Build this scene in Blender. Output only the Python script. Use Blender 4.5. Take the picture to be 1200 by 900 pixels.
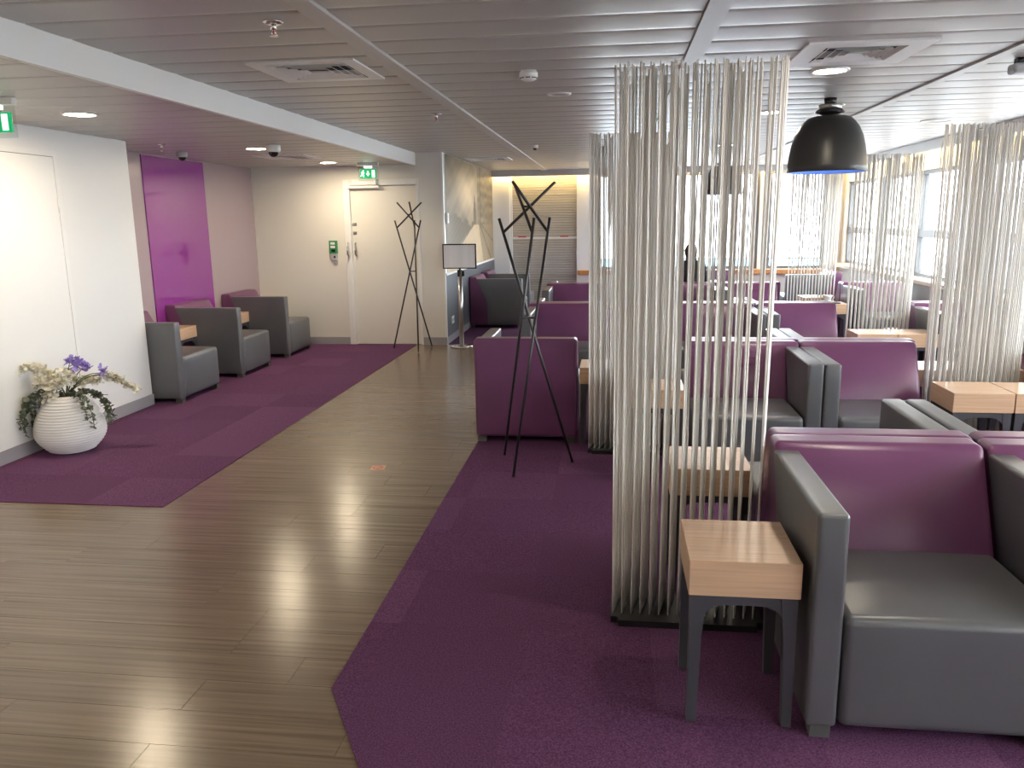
import bpy, bmesh, math, random
from mathutils import Vector, Matrix
random.seed(7)
PI = math.pi
for o in list(bpy.data.objects):
    bpy.data.objects.remove(o)
scene = bpy.context.scene
COL = scene.collection

# ---------------------------------------------------------------- camera
YAW, PITCH, ROLL, FPX, EYE = -0.12717, 0.20244, -0.01428, 938.5, 1.6
cy_, sy_, cp_, sp_ = math.cos(YAW), math.sin(YAW), math.cos(PITCH), math.sin(PITCH)
fwd = Vector((sy_*cp_, cy_*cp_, -sp_)); rgt = Vector((cy_, -sy_, 0)); upv = rgt.cross(fwd)
c_, s_ = math.cos(ROLL), math.sin(ROLL)
r2 = rgt*c_ + upv*s_; u2 = -rgt*s_ + upv*c_
cam = bpy.data.cameras.new('camera'); cam.sensor_width = 36; cam.lens = FPX/1200*36
cam.clip_start = .05; cam.clip_end = 500
cam_o = bpy.data.objects.new('camera', cam); COL.objects.link(cam_o)
cam_o.matrix_world = Matrix(((r2.x, u2.x, -fwd.x, 0), (r2.y, u2.y, -fwd.y, 0), (r2.z, u2.z, -fwd.z, EYE), (0, 0, 0, 1)))
scene.camera = cam_o

# ---------------------------------------------------------------- world, exposure
SKY = 13.0
w = bpy.data.worlds.new('World'); scene.world = w; w.use_nodes = True
bg = w.node_tree.nodes['Background']; bg.inputs[0].default_value = (.96, .98, 1.0, 1); bg.inputs[1].default_value = SKY
scene.view_settings.view_transform = 'Standard'
scene.view_settings.look = 'None'
scene.view_settings.gamma = 1
scene.view_settings.use_curve_mapping = False
scene.view_settings.exposure = 0.30
scene.cycles.max_bounces = 8
scene.cycles.diffuse_bounces = 6
scene.cycles.transparent_max_bounces = 24
scene.cycles.sample_clamp_indirect = 6

# ---------------------------------------------------------------- materials
def mat(name, col, rough=.5, metal=0., spec=.5, emit=None, es=0., noise=None, bump=None, rnd=0., coat=0.):
    """noise=(scale xyz, amount, detail) colour variation in object space; bump=(scale xyz, strength)."""
    m = bpy.data.materials.new(name); m.use_nodes = True
    nt = m.node_tree; N = nt.nodes; L = nt.links; b = N['Principled BSDF']
    b.inputs['Base Color'].default_value = (*col, 1)
    b.inputs['Roughness'].default_value = rough; b.inputs['Metallic'].default_value = metal
    b.inputs['Specular IOR Level'].default_value = spec
    b.inputs['Coat Weight'].default_value = coat
    if emit:
        b.inputs['Emission Color'].default_value = (*emit, 1); b.inputs['Emission Strength'].default_value = es
    if noise or bump or rnd:
        g = N.new('ShaderNodeNewGeometry')
        def nz(scale, detail=3):
            mp = N.new('ShaderNodeMapping'); mp.inputs['Scale'].default_value = scale
            L.new(g.outputs['Position'], mp.inputs['Vector'])
            t = N.new('ShaderNodeTexNoise'); t.inputs['Scale'].default_value = 1; t.inputs['Detail'].default_value = detail
            L.new(mp.outputs[0], t.inputs['Vector']); return t, mp
        val = None
        if noise:
            t, mp = nz(noise[0], noise[2] if len(noise) > 2 else 3)
            if rnd:
                oi = N.new('ShaderNodeObjectInfo')
                cb = N.new('ShaderNodeVectorMath'); cb.operation = 'SCALE'; cb.inputs[0].default_value = (7, 13, 3)
                L.new(oi.outputs['Random'], cb.inputs['Scale']); L.new(cb.outputs[0], mp.inputs['Location'])
            mr = N.new('ShaderNodeMapRange'); mr.inputs['From Min'].default_value = .3; mr.inputs['From Max'].default_value = .7
            mr.inputs['To Min'].default_value = 1-noise[1]; mr.inputs['To Max'].default_value = 1+noise[1]
            L.new(t.outputs['Fac'], mr.inputs['Value']); val = mr.outputs[0]
        if rnd:
            oi = N.new('ShaderNodeObjectInfo')
            mr = N.new('ShaderNodeMapRange'); mr.inputs['To Min'].default_value = 1-rnd; mr.inputs['To Max'].default_value = 1+rnd
            L.new(oi.outputs['Random'], mr.inputs['Value'])
            if val:
                mu = N.new('ShaderNodeMath'); mu.operation = 'MULTIPLY'
                L.new(val, mu.inputs[0]); L.new(mr.outputs[0], mu.inputs[1]); val = mu.outputs[0]
            else: val = mr.outputs[0]
        if val:
            vm = N.new('ShaderNodeVectorMath'); vm.operation = 'SCALE'; vm.inputs[0].default_value = col
            L.new(val, vm.inputs['Scale']); L.new(vm.outputs[0], b.inputs['Base Color'])
        if bump:
            t, _ = nz(bump[0], 2)
            bp = N.new('ShaderNodeBump'); bp.inputs['Strength'].default_value = bump[1]; bp.inputs['Distance'].default_value = .004
            L.new(t.outputs['Fac'], bp.inputs['Height']); L.new(bp.outputs[0], b.inputs['Normal'])
    return m
def glass(name, tint=(.95, .98, 1)):
    m = bpy.data.materials.new(name); m.use_nodes = True; nt = m.node_tree; N = nt.nodes; L = nt.links
    N.remove(N['Principled BSDF'])
    tr = N.new('ShaderNodeBsdfTransparent'); tr.inputs[0].default_value = (*tint, 1)
    gl = N.new('ShaderNodeBsdfGlossy'); gl.inputs['Roughness'].default_value = .02
    mx = N.new('ShaderNodeMixShader'); mx.inputs[0].default_value = .06
    L.new(tr.outputs[0], mx.inputs[1]); L.new(gl.outputs[0], mx.inputs[2])
    L.new(mx.outputs[0], N['Material Output'].inputs[0]); return m
M = {}
M['white_wall'] = mat('white_wall_paint', (.78, .77, .75), .45)
M['cream_wall'] = mat('cream_wall_paint', (.74, .72, .66), .5)
M['mauve'] = mat('mauve_lacquer', (.37, .285, .31), .2)
M['purple_glass'] = mat('purple_lacquered_glass', (.25, .035, .25), .08, coat=.5)
M['wainscot'] = mat('blue_grey_panel', (.085, .092, .11), .4)
M['base_grey'] = mat('grey_baseboard', (.33, .32, .34), .4)
M['white_door'] = mat('white_door_laminate', (.8, .79, .77), .35)
M['white'] = mat('white_plastic', (.8, .79, .77), .4)
M['white_trim'] = mat('white_trim_paint', (.8, .8, .79), .4)
M['dark_gap'] = mat('dark_gap', (.02, .02, .02), .8)
M['ceil'] = mat('grey_metal_ceiling', (.50, .485, .47), .36, .15)
M['ceil_strip'] = mat('light_metal_strip', (.55, .54, .53), .4, .2)
M['slab'] = mat('concrete_slab', (.3, .3, .3), .9)
M['plank'] = mat('brown_oak_plank', (.165, .118, .080), .22, spec=.5, noise=((1.3, 55, 1), .28, 6), bump=((8, 120, 1), .10), rnd=.045)
M['carpet_a'] = mat('purple_carpet', (.120, .048, .112), .95, spec=.1, noise=((170, 170, 170), .42, 2), bump=((260, 260, 260), .8), rnd=.05)
M['carpet_b'] = mat('purple_carpet_turned', (.137, .057, .128), .95, spec=.1, noise=((170, 170, 170), .42, 2), bump=((260, 260, 260), .8), rnd=.05)
M['purple'] = mat('purple_vinyl', (.142, .046, .116), .30, noise=((3, 3, 3), .08), bump=((120, 120, 120), .06))
M['grey'] = mat('grey_vinyl', (.096, .099, .106), .34, spec=.85, noise=((3, 3, 3), .08), bump=((120, 120, 120), .06))
M['foot'] = mat('grey_chair_foot', (.08, .08, .08), .5)
M['oak'] = mat('oak_veneer', (.62, .41, .26), .30, noise=((3, 3, 110), .12, 4))
M['oak_top'] = mat('oak_veneer_top', (.62, .41, .26), .28, noise=((4, 90, 4), .12, 4))
M['frame'] = mat('charcoal_table_frame', (.055, .055, .065), .45)
M['rod'] = mat('cream_rod', (.84, .82, .78), .4)
M['black'] = mat('black_steel', (.012, .012, .013), .4)
M['rack'] = mat('black_powder_coat', (.018, .016, .018), .35)
M['chrome'] = mat('chrome', (.75, .74, .72), .12, 1)
M['steel'] = mat('brushed_steel', (.5, .49, .47), .28, 1)
M['dome'] = mat('black_lamp_shade', (.022, .022, .022), .38)
M['blue_bulb'] = mat('lit_blue_bulb', (.7, .8, 1), .4, emit=(.45, .65, 1), es=28)
M['dome_in'] = mat('blue_lamp_lining', (.35, .55, .9), .4)
M['warm'] = mat('warm_lamp', (1, .9, .7), .5, emit=(1, .83, .58), es=220)
M['warm_white'] = mat('warm_white_lamp', (1, .95, .85), .5, emit=(1, .88, .70), es=120)
M['cove'] = mat('cove_strip', (1, .9, .6), .5, emit=(1, .72, .30), es=28)
M['off'] = mat('unlit_lamp', (.35, .34, .33), .3)
M['sill'] = mat('timber_sill', (.50, .22, .07), .4, noise=((40, 2, 2), .15))
M['sill2'] = mat('oak_sill', (.45, .30, .17), .4)
M['alu'] = mat('grey_window_frame', (.13, .13, .13), .45, .1)
M['glass'] = glass('window_glass')
M['glass_blue'] = glass('lower_window_glass', (.62, .85, .95))
M['shutter'] = mat('taupe_shutter', (.45, .42, .37), .45, noise=((2, 2, 60), .10))
M['red'] = mat('red_tape', (.55, .03, .03), .5)
M['green_sign'] = mat('green_sign', (.0, .25, .09), .4, emit=(.0, .45, .16), es=.55)
M['sign_white'] = mat('sign_white', (.9, .95, .9), .4, emit=(.8, 1, .85), es=.9)
M['sign_lamp'] = mat('sign_lamp', (.9, 1, .9), .4, emit=(.85, 1, .85), es=4)
M['acrylic'] = glass('clear_acrylic', (.9, .95, .93))
M['green_box'] = mat('green_plastic', (.02, .22, .07), .4)
M['grey_plastic'] = mat('grey_plastic', (.4, .4, .42), .4)
M['black_plastic'] = mat('black_plastic', (.015, .015, .015), .2)
M['paper'] = mat('white_paper', (.74, .74, .77), .5, noise=((14, 14, .5), .05))
M['sticker'] = mat('pink_sticker', (.72, .40, .28), .5)
M['sticker_red'] = mat('red_print', (.50, .10, .06), .5)
M['vase'] = mat('white_ceramic', (.78, .77, .76), .4)
M['petal_white'] = mat('cream_petal', (.80, .77, .66), .6)
M['petal_purple'] = mat('violet_petal', (.34, .26, .62), .6)
M['leaf'] = mat('eucalyptus_leaf', (.12, .14, .10), .55, rnd=.1)
M['stem'] = mat('green_stem', (.11, .16, .05), .5)
M['soil'] = mat('dark_moss', (.03, .035, .02), .9)
M['china'] = mat('white_china', (.8, .8, .8), .2)
M['tray'] = mat('dark_tray', (.03, .03, .03), .4)
M['hair'] = mat('dark_brown_hair', (.045, .022, .012), .5)
M['skin'] = mat('skin', (.50, .30, .21), .5)
M['sweater'] = mat('black_knit', (.014, .014, .018), .85)
M['jeans'] = mat('dark_trousers', (.02, .025, .045), .85)
M['shoe'] = mat('dark_shoe', (.02, .02, .02), .4)
M['tarmac'] = mat('pale_apron', (.42, .43, .44), .9)

# ---------------------------------------------------------------- helpers
def link(name, me, m=None, parent=None, loc=(0, 0, 0), rot=(0, 0, 0), smooth=None):
    o = bpy.data.objects.new(name, me); COL.objects.link(o)
    if m is not None and me is not None:
        if len(me.materials) == 0: me.materials.append(m)
    o.location = loc; o.rotation_euler = rot
    if parent: o.parent = parent
    return o
def tag(o, label=None, cat=None, group=None, kind=None):
    if label: o['label'] = label
    if cat: o['category'] = cat
    if group: o['group'] = group
    if kind: o['kind'] = kind
    return o
def thing(name, label, cat, loc=(0, 0, 0), rz=0, group=None):
    o = bpy.data.objects.new(name, None); COL.objects.link(o); o.empty_display_size = .1
    o.location = loc; o.rotation_euler = (0, 0, rz)
    return tag(o, label, cat, group)
def mesh(name, bm, smooth=False):
    bmesh.ops.recalc_face_normals(bm, faces=bm.faces[:])
    me = bpy.data.meshes.new(name); bm.to_mesh(me); bm.free()
    if smooth:
        for p in me.polygons: p.use_smooth = True
    return me
def box(bm, x0, x1, y0, y1, z0, z1, bev=0, seg=2):
    r = bmesh.ops.create_cube(bm, size=1)
    for v in r['verts']:
        v.co = Vector(((x0+x1)/2+v.co.x*(x1-x0), (y0+y1)/2+v.co.y*(y1-y0), (z0+z1)/2+v.co.z*(z1-z0)))
    if bev:
        es = set(e for v in r['verts'] for e in v.link_edges)
        bmesh.ops.bevel(bm, geom=list(es), offset=bev, segments=seg, affect='EDGES', profile=.5)
def boxme(name, *a, **k):
    bm = bmesh.new(); box(bm, *a, **k); return mesh(name, bm)
def boxobj(name, m, parent, *a, **k):
    return link(name, boxme(name, *a, **k), m, parent)
def struct(o):
    o['kind'] = 'structure'; return o
def tube(bm, a, b, r, r1=None, n=10, cap=True):
    a = Vector(a); b = Vector(b); d = b-a
    r = bmesh.ops.create_cone(bm, cap_ends=cap, segments=n, radius1=r, radius2=r if r1 is None else r1, depth=d.length)
    q = Vector((0, 0, 1)).rotation_difference(d.normalized()).to_matrix().to_4x4()
    bmesh.ops.transform(bm, matrix=Matrix.Translation((a+b)/2) @ q, verts=r['verts'])
def pathtube(bm, pts, radii, n=6):
    rings = []
    pts = [Vector(p) for p in pts]
    for i, p in enumerate(pts):
        t = (pts[min(i+1, len(pts)-1)]-pts[max(i-1, 0)]).normalized()
        ref = Vector((1, 0, 0)) if abs(t.x) < .8 else Vector((0, 1, 0))
        u = t.cross(ref).normalized(); v = t.cross(u)
        r = radii[i] if isinstance(radii, (list, tuple)) else radii
        rings.append([bm.verts.new(p+u*math.cos(2*PI*k/n)*r+v*math.sin(2*PI*k/n)*r) for k in range(n)])
    for a, b in zip(rings, rings[1:]):
        for k in range(n): bm.faces.new((a[k], a[(k+1) % n], b[(k+1) % n], b[k]))
    bm.faces.new(rings[0]); bm.faces.new(rings[-1])
def lathe(bm, prof, n=40, center=(0, 0)):
    rings = []
    for r, z in prof:
        if r < 1e-5: rings.append([bm.verts.new((center[0], center[1], z))])
        else: rings.append([bm.verts.new((center[0]+r*math.cos(2*PI*k/n), center[1]+r*math.sin(2*PI*k/n), z)) for k in range(n)])
    for a, b in zip(rings, rings[1:]):
        for k in range(n):
            k2 = (k+1) % n
            if len(a) == 1 and len(b) == 1: continue
            if len(a) == 1: bm.faces.new((a[0], b[k2], b[k]))
            elif len(b) == 1: bm.faces.new((a[k], a[k2], b[0]))
            else: bm.faces.new((a[k], a[k2], b[k2], b[k]))
def prism(bm, poly, t0, t1, plane='xz'):
    """extrude a 2D polygon: plane xz -> along y, yz -> along x, xy -> along z."""
    def P(u, v, t): return {'xz': (u, t, v), 'yz': (t, u, v), 'xy': (u, v, t)}[plane]
    A = [bm.verts.new(P(u, v, t0)) for u, v in poly]; B = [bm.verts.new(P(u, v, t1)) for u, v in poly]
    bm.faces.new(A); bm.faces.new(B)
    for i in range(len(poly)):
        j = (i+1) % len(poly); bm.faces.new((A[i], A[j], B[j], B[i]))
def rbox(dims, r, f=None, mid=5):
    """rounded box surface on a grid, then mapped by f."""
    bm = bmesh.new(); D = dims
    ax = []
    for d in D:
        rr = min(r, d/2*.98)
        a = [0, rr*.35, rr*.7, rr]; inner = [rr+(d-2*rr)*i/mid for i in range(1, mid)]
        ax.append(a+inner+[d-x for x in reversed(a)])
    cache = {}
    def V(i, j, k):
        key = (i, j, k)
        if key not in cache:
            p = Vector((ax[0][i], ax[1][j], ax[2][k]))
            q = Vector([min(max(p[a], min(r, D[a]/2*.98)), D[a]-min(r, D[a]/2*.98)) for a in range(3)])
            d = p-q
            if d.length > 1e-9: p = q+d.normalized()*r
            cache[key] = bm.verts.new(f(p) if f else p)
        return cache[key]
    n = [len(a)-1 for a in ax]
    for s in (0, n[0]):
        for j in range(n[1]):
            for k in range(n[2]): bm.faces.new((V(s, j, k), V(s, j+1, k), V(s, j+1, k+1), V(s, j, k+1)))
    for s in (0, n[1]):
        for i in range(n[0]):
            for k in range(n[2]): bm.faces.new((V(i, s, k), V(i+1, s, k), V(i+1, s, k+1), V(i, s, k+1)))
    for s in (0, n[2]):
        for i in range(n[0]):
            for j in range(n[1]): bm.faces.new((V(i, j, s), V(i+1, j, s), V(i+1, j+1, s), V(i, j+1, s)))
    return bm
def clip_poly(poly, convex):
    """Sutherland-Hodgman, convex clip polygon counter-clockwise."""
    out = poly
    for i in range(len(convex)):
        a = convex[i]; b = convex[(i+1) % len(convex)]
        inp, out = out, []
        if not inp: return []
        def side(p): return (b[0]-a[0])*(p[1]-a[1])-(b[1]-a[1])*(p[0]-a[0])
        for k in range(len(inp)):
            p, q = inp[k], inp[(k+1) % len(inp)]; sp, sq = side(p), side(q)
            if sp >= 0: out.append(p)
            if (sp >= 0) != (sq >= 0):
                t = sp/(sp-sq); out.append((p[0]+(q[0]-p[0])*t, p[1]+(q[1]-p[1])*t))
    return out

# ================================================================ SETTING
XL, XR, XREC = -4.134, 3.90, -4.68
YF, YFAR, YB = 10.22, 14.65, -3.6
ZL, ZH = 2.30, 2.44
# floor slab and planks
fl = struct(boxobj('floor', M['plank'], None, -5, 4.1, YB, 15, -.14, -.008))
pl_full = {}
def plank_mesh(L):
    key = round(L, 2)
    if key not in pl_full:
        bm = bmesh.new(); box(bm, .0008, L-.0008, .0008, .1792, -.008, 0)
        pl_full[key] = mesh('plank', bm)
    return pl_full[key]
row = 0
y = 1.0
while y < 10.4:
    xs = -4.13 if y < 4.3 else -2.9
    xe = -.55 if y > 2.0 else .9
    x = xs; off = random.choice((.3, .6, .9, 1.2))
    first = True
    while x < xe-.05:
        L = off if first else 1.2
        L = min(L, round(xe-x, 2)); first = False
        link('floor_plank', plank_mesh(L), M['plank'], fl, (x, y, 0)); x += L
    y += .18
# carpets made of tiles
def carpet(name, label, areas, ox, oy, x0, x1, y0, y1):
    t = thing(name, label, 'carpet', ((x0+x1)/2, (y0+y1)/2, 0)); c = t.location
    full = boxme('carpet_tile', -.2496, .2496, -.2496, .2496, 0.0005, .005)
    full.materials.append(M['carpet_a'])
    full_b = full.copy(); full_b.materials.clear(); full_b.materials.append(M['carpet_b'])
    i0 = math.floor((x0-ox)/.5); i1 = math.ceil((x1-ox)/.5); j0 = math.floor((y0-oy)/.5); j1 = math.ceil((y1-oy)/.5)
    for i in range(i0, i1):
        for j in range(j0, j1):
            a = ox+.5*i; b = oy+.5*j
            sq = [(a+.0004, b+.0004), (a+.4996, b+.0004), (a+.4996, b+.4996), (a+.0004, b+.4996)]
            for ar in areas:
                p = clip_poly(sq, ar)
                if len(p) < 3: continue
                area = abs(sum(p[k][0]*p[(k+1) % len(p)][1]-p[(k+1) % len(p)][0]*p[k][1] for k in range(len(p))))/2
                if area < .002: continue
                alt = random.random() < (.5 if (i+j) % 2 else .08)
                if area > .248:
                    o = link('carpet_tile', full_b if alt else full, None, t, (a+.25-c.x, b+.25-c.y, 0))
                else:
                    bm = bmesh.new(); prism(bm, [(u-c.x, v-c.y) for u, v in p], .0005, .005, 'xy')
                    link('carpet_tile', mesh('carpet_tile', bm), M['carpet_b' if alt else 'carpet_a'], t)
    return t
carpet('carpet', 'purple tile carpet strip along the white left wall under the flower vase',
       [[(XL, 4.10), (-2.565, 4.10), (-2.565, YF), (XL, YF)], [(XREC, 6.63), (XL, 6.63), (XL, YF), (XREC, YF)]], -2.565, 4.1, XREC, -2.565, 4.1, YF)
carpet('carpet', 'large purple tile carpet under the seating rows and the rod screens',
       [[(-.962, 2.43), (.45, -.05), (XR, -.05), (XR, 5.4), (-.975, 5.4)], [(-.975, 5.4), (XR, 5.4), (XR, 10.28), (-.975, 10.28)],
        [(-2.16, 10.28), (XR, 10.28), (XR, YFAR), (-2.16, YFAR)]], -.84, 3.9, -2.16, XR, -.05, YFAR)

# walls
struct(boxobj('wall_left', M['white_wall'], None, XREC-.2, XL, YB, 6.63, 0, ZH+.2))
wr = struct(boxobj('wall_recess', M['mauve'], None, XREC-.2, XREC, 6.63, YF, 0, ZL+.2))
bm = bmesh.new(); box(bm, XREC-.2, -3.462, YF, YF+.2, 0, ZH+.1); box(bm, -2.465, -2.16, YF, YF+.2, 0, ZH+.1); box(bm, -3.462, -2.465, YF, YF+.2, 2.12, ZH+.1)
box(bm, -3.462, -2.465, YF+.12, YF+.2, -.1, 2.12)
struct(link('wall_door', mesh('wall_door', bm), M['cream_wall']))
struct(boxobj('wall_mural', M['cream_wall'], None, -2.36, -2.165, YF+.2, YFAR, 0, ZH+.1))
wn = struct(boxobj('trim_1', M['white_trim'], None, -2.175, -2.15, YF-.006, YF+.03, 0, ZH))
# far wall with window openings
FW = [(-.30, 2.50), (2.66, 3.62)]
bm = bmesh.new()
box(bm, -2.36, XR, YFAR, YFAR+.2, 0, .64); box(bm, -2.36, XR, YFAR, YFAR+.2, 2.36, ZH+.2)
for a, b in ((-2.36, -.30), (2.50, 2.66), (3.62, XR)): box(bm, a, b, YFAR, YFAR+.2, .64, 2.36)
struct(link('wall_far', mesh('wall_far', bm), M['cream_wall']))
struct(boxobj('trim_2', M['sill'], None, -.64, 3.62, YFAR-.14, YFAR+.02, .61, .69, bev=.008))
# white column and shutter surround on the far wall
struct(boxobj('trim_3', M['white_trim'], None, -2.16, -1.86, YFAR-.10, YFAR, 0, 2.5))
struct(boxobj('trim_4', M['white_trim'], None, -.62, -.33, YFAR-.06, YFAR, 0, 2.5))
# right wall with windows
NB = 11; BAY0, BAYW = -3.1, 1.6
bm = bmesh.new()
box(bm, XR, XR+.2, YB, YFAR+.2, 0, .76); box(bm, XR, XR+.2, YB, YFAR+.2, 2.14, ZH+.2)
for i in range(NB+1):
    box(bm, XR, XR+.2, BAY0+BAYW*i-.07, BAY0+BAYW*i+.07, .76, 2.14)
box(bm, XR, XR+.2, YB, BAY0-.07, .76, 2.14)
if BAY0+BAYW*NB+.07 < YFAR: box(bm, XR, XR+.2, BAY0+BAYW*NB+.07, YFAR+.2, .76, 2.14)
struct(link('wall_right', mesh('wall_right', bm), M['cream_wall']))
struct(boxobj('trim_5', M['sill2'], None, XR-.17, XR+.02, YB, YFAR-.15, .74, .80, bev=.008))
# wall behind the camera
struct(boxobj('wall_back', M['white_wall'], None, XREC, XR+.2, YB-.2, YB, 0, ZH+.2))
wno = 0
def window_y(x0, x1, z0, z1, y, bars, lower=None):
    """window in a wall whose normal is Y; bars = transom heights."""
    global wno; wno += 1
    bm = bmesh.new(); f = .05
    box(bm, x0, x0+f, y, y+.08, z0, z1); box(bm, x1-f, x1, y, y+.08, z0, z1)
    box(bm, x0+f, x1-f, y, y+.08, z0, z0+f); box(bm, x0+f, x1-f, y, y+.08, z1-f, z1)
    o = struct(link('window_%d' % wno, mesh('window', bm), M['alu']))
    zz = [z0+f]
    for zb, h in bars:
        boxobj('transom', M['alu'], o, x0+f, x1-f, y+.01, y+.07, zb, zb+h); zz += [zb, zb+h]
    zz.append(z1-f)
    for k in range(0, len(zz), 2):
        boxobj('pane', M['glass_blue'] if (lower and k == 0) else M['glass'], o, x0+f, x1-f, y+.035, y+.042, zz[k], zz[k+1])
    return o
def window_x(y0, y1, z0, z1, x, bars, mull=()):
    global wno; wno += 1
    bm = bmesh.new(); f = .045
    box(bm, x, x+.08, y0, y0+f, z0, z1); box(bm, x, x+.08, y1-f, y1, z0, z1)
    box(bm, x, x+.08, y0+f, y1-f, z0, z0+f); box(bm, x, x+.08, y0+f, y1-f, z1-f, z1)
    o = struct(link('window_%d' % wno, mesh('window', bm), M['alu']))
    zz = [z0+f]
    for zb, h in bars:
        boxobj('transom', M['alu'], o, x+.0, x+.07, y0+f, y1-f, zb, zb+h); zz += [zb, zb+h]
    zz.append(z1-f)
    for k in range(0, len(zz), 2):
        boxobj('pane', M['glass'], o, x+.035, x+.042, y0+f, y1-f, zz[k], zz[k+1])
    return o
for a, b in FW: window_y(a, b, .69, 2.36, YFAR+.03, [(.86, .02)], True)
for i in range(NB): window_x(BAY0+BAYW*i+.07, BAY0+BAYW*(i+1)-.07, .80, 2.14, XR+.03, [(1.30, .10)])
# baseboards
struct(boxobj('baseboard_left', M['base_grey'], None, XL, XL+.014, YB, 6.63, .0, .10))
struct(boxobj('baseboard_far', M['base_grey'], None, XREC, -3.462, YF-.014, YF, .005, .10))
struct(boxobj('baseboard_column', M['base_grey'], None, -2.465, -2.15, YF-.014, YF, 0, .10))
struct(boxobj('baseboard_mural', M['base_grey'], None, -2.165, -2.15, YF+.03, YFAR-.1, .005, .10))
# ceiling
cl = struct(boxobj('ceiling', M['slab'], None, XREC-.2, XR+.2, YB-.2, YFAR+.2, ZH+.12, ZH+.3))
def plank_ceiling(L, wd):
    bm = bmesh.new(); n = 8
    prof = [(0, .02), (.0012, .008), (.004, .0042)]+[(.006+(wd-.013)*i/n, .0025-.0025*math.sin(PI*i/n)**.8) for i in range(0, n+1)]+[(wd-.0045, .0042), (wd-.0022, .008), (wd-.001, .02)]
    A = [bm.verts.new((0, u, v)) for u, v in prof]; B = [bm.verts.new((L, u, v)) for u, v in prof]
    for i in range(len(prof)-1): bm.faces.new((A[i], A[i+1], B[i+1], B[i]))
    me = mesh('ceiling_plank', bm, True)
    return me
PW = .305
for x0, x1 in ((-2.50, -1.265), (-1.165, .36), (.46, 2.02), (2.09, 3.66)):
    me = plank_ceiling(x1-x0, PW); y = -.0
    while y < 14.3:
        link('ceiling_plank', me, M['ceil'], cl, (x0, y, ZH)); y += PW
struct(boxobj('ceiling_backing', M['slab'], None, -2.5, 3.66, YB, 14.35, ZH+.022, ZH+.05))
cl2 = struct(boxobj('ceiling_low', M['slab'], None, XREC-.1, -2.52, YB, YF, ZL+.022, ZL+.06))
for x0, x1, ya, yb in ((XL, -2.50, 1.0, 6.6), (XREC, -2.50, 6.63, YF)):
    me = plank_ceiling(x1-x0, PW); y = ya
    while y < yb-.1:
        o = link('ceiling_plank', me, M['ceil'], cl2, (x0, y, ZL)); y += PW
# bulkhead between the two ceiling levels, strips, pelmets
struct(boxobj('trim_6', M['white_trim'], None, -2.53, -2.495, YB, YF, ZL-.012, ZH+.03))
for k, (a, b) in enumerate(((-1.265, -1.165), (.36, .46), (2.02, 2.09))):
    struct(boxobj('trim_%d' % (7+k), M['ceil_strip'], None, a+.003, b-.003, -.2, 14.34, ZH-.012, ZH+.02))
struct(boxobj('trim_10', M['ceil_strip'], None, -2.16, 3.72, 14.36, 14.42, ZH-.10, ZH+.12))
struct(boxobj('trim_11', M['ceil_strip'], None, 3.66, 3.72, YB, 14.36, ZH-.11, ZH+.12))
o = boxobj('cove_light', M['cove'], None, -2.1, 3.6, 14.43, 14.45, ZH-.04, ZH+.02); tag(o, 'warm strip light hidden behind the beam at the far wall', 'light')
o = boxobj('cove_light', M['cove'], None, 3.73, 3.75, YB+.2, 14.0, ZH-.05, ZH-.0); tag(o, 'warm strip light hidden behind the beam along the window wall', 'light')
# ground outside
struct(boxobj('ground', M['tarmac'], None, -150, 150, -150, 150, -6.2, -6))

M['facade'] = mat('blue_grey_facade', (.045, .055, .065), .4); M['facade_band'] = mat('pale_facade_band', (.16, .17, .17), .6)
bt = thing('terminal_building', 'low blue-grey building outside, glimpsed through the right windows', 'building', (26, 46, -6))
boxobj('body', M['facade'], bt, -5, 5, -9, 9, 0, 8.6)
for z in (2.2, 4.4, 6.6, 8.2): boxobj('facade_band', M['facade_band'], bt, -5.1, 5.1, -9.1, 9.1, z, z+.5)
# ================================================================ LEFT WALL AND DOORS
# flush door in the left wall
d1 = struct(boxobj('door_1', M['white_door'], None, XL, XL+.010, 4.75, 5.665, .04, 2.10))
bm = bmesh.new(); box(bm, XL, XL+.012, 5.669, 5.71, 0.1, 2.145); box(bm, XL, XL+.012, 4.705, 4.746, .1, 2.145); box(bm, XL, XL+.012, 4.746, 5.669, 2.104, 2.145)
link('door_frame', mesh('door_frame', bm), M['white_door'], d1)
boxobj('door_joint', M['dark_gap'], d1, XL, XL+.002, 5.664, 5.670, .04, 2.105)
boxobj('door_joint', M['dark_gap'], d1, XL, XL+.002, 4.75, 5.670, 2.099, 2.105)
for z in (.35, 1.75):
    bm = bmesh.new(); tube(bm, (XL+.014, 5.667, z-.05), (XL+.014, 5.667, z+.05), .008); link('hinge', mesh('hinge', bm, True), M['white_trim'], d1)
# purple glass panel in the recess
o = boxobj('wall_panel', M['purple_glass'], None, XREC, XREC+.012, 7.72, 8.95, .1, 2.285); tag(o, 'glossy purple glass panel on the mauve recess wall', 'panel')
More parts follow.
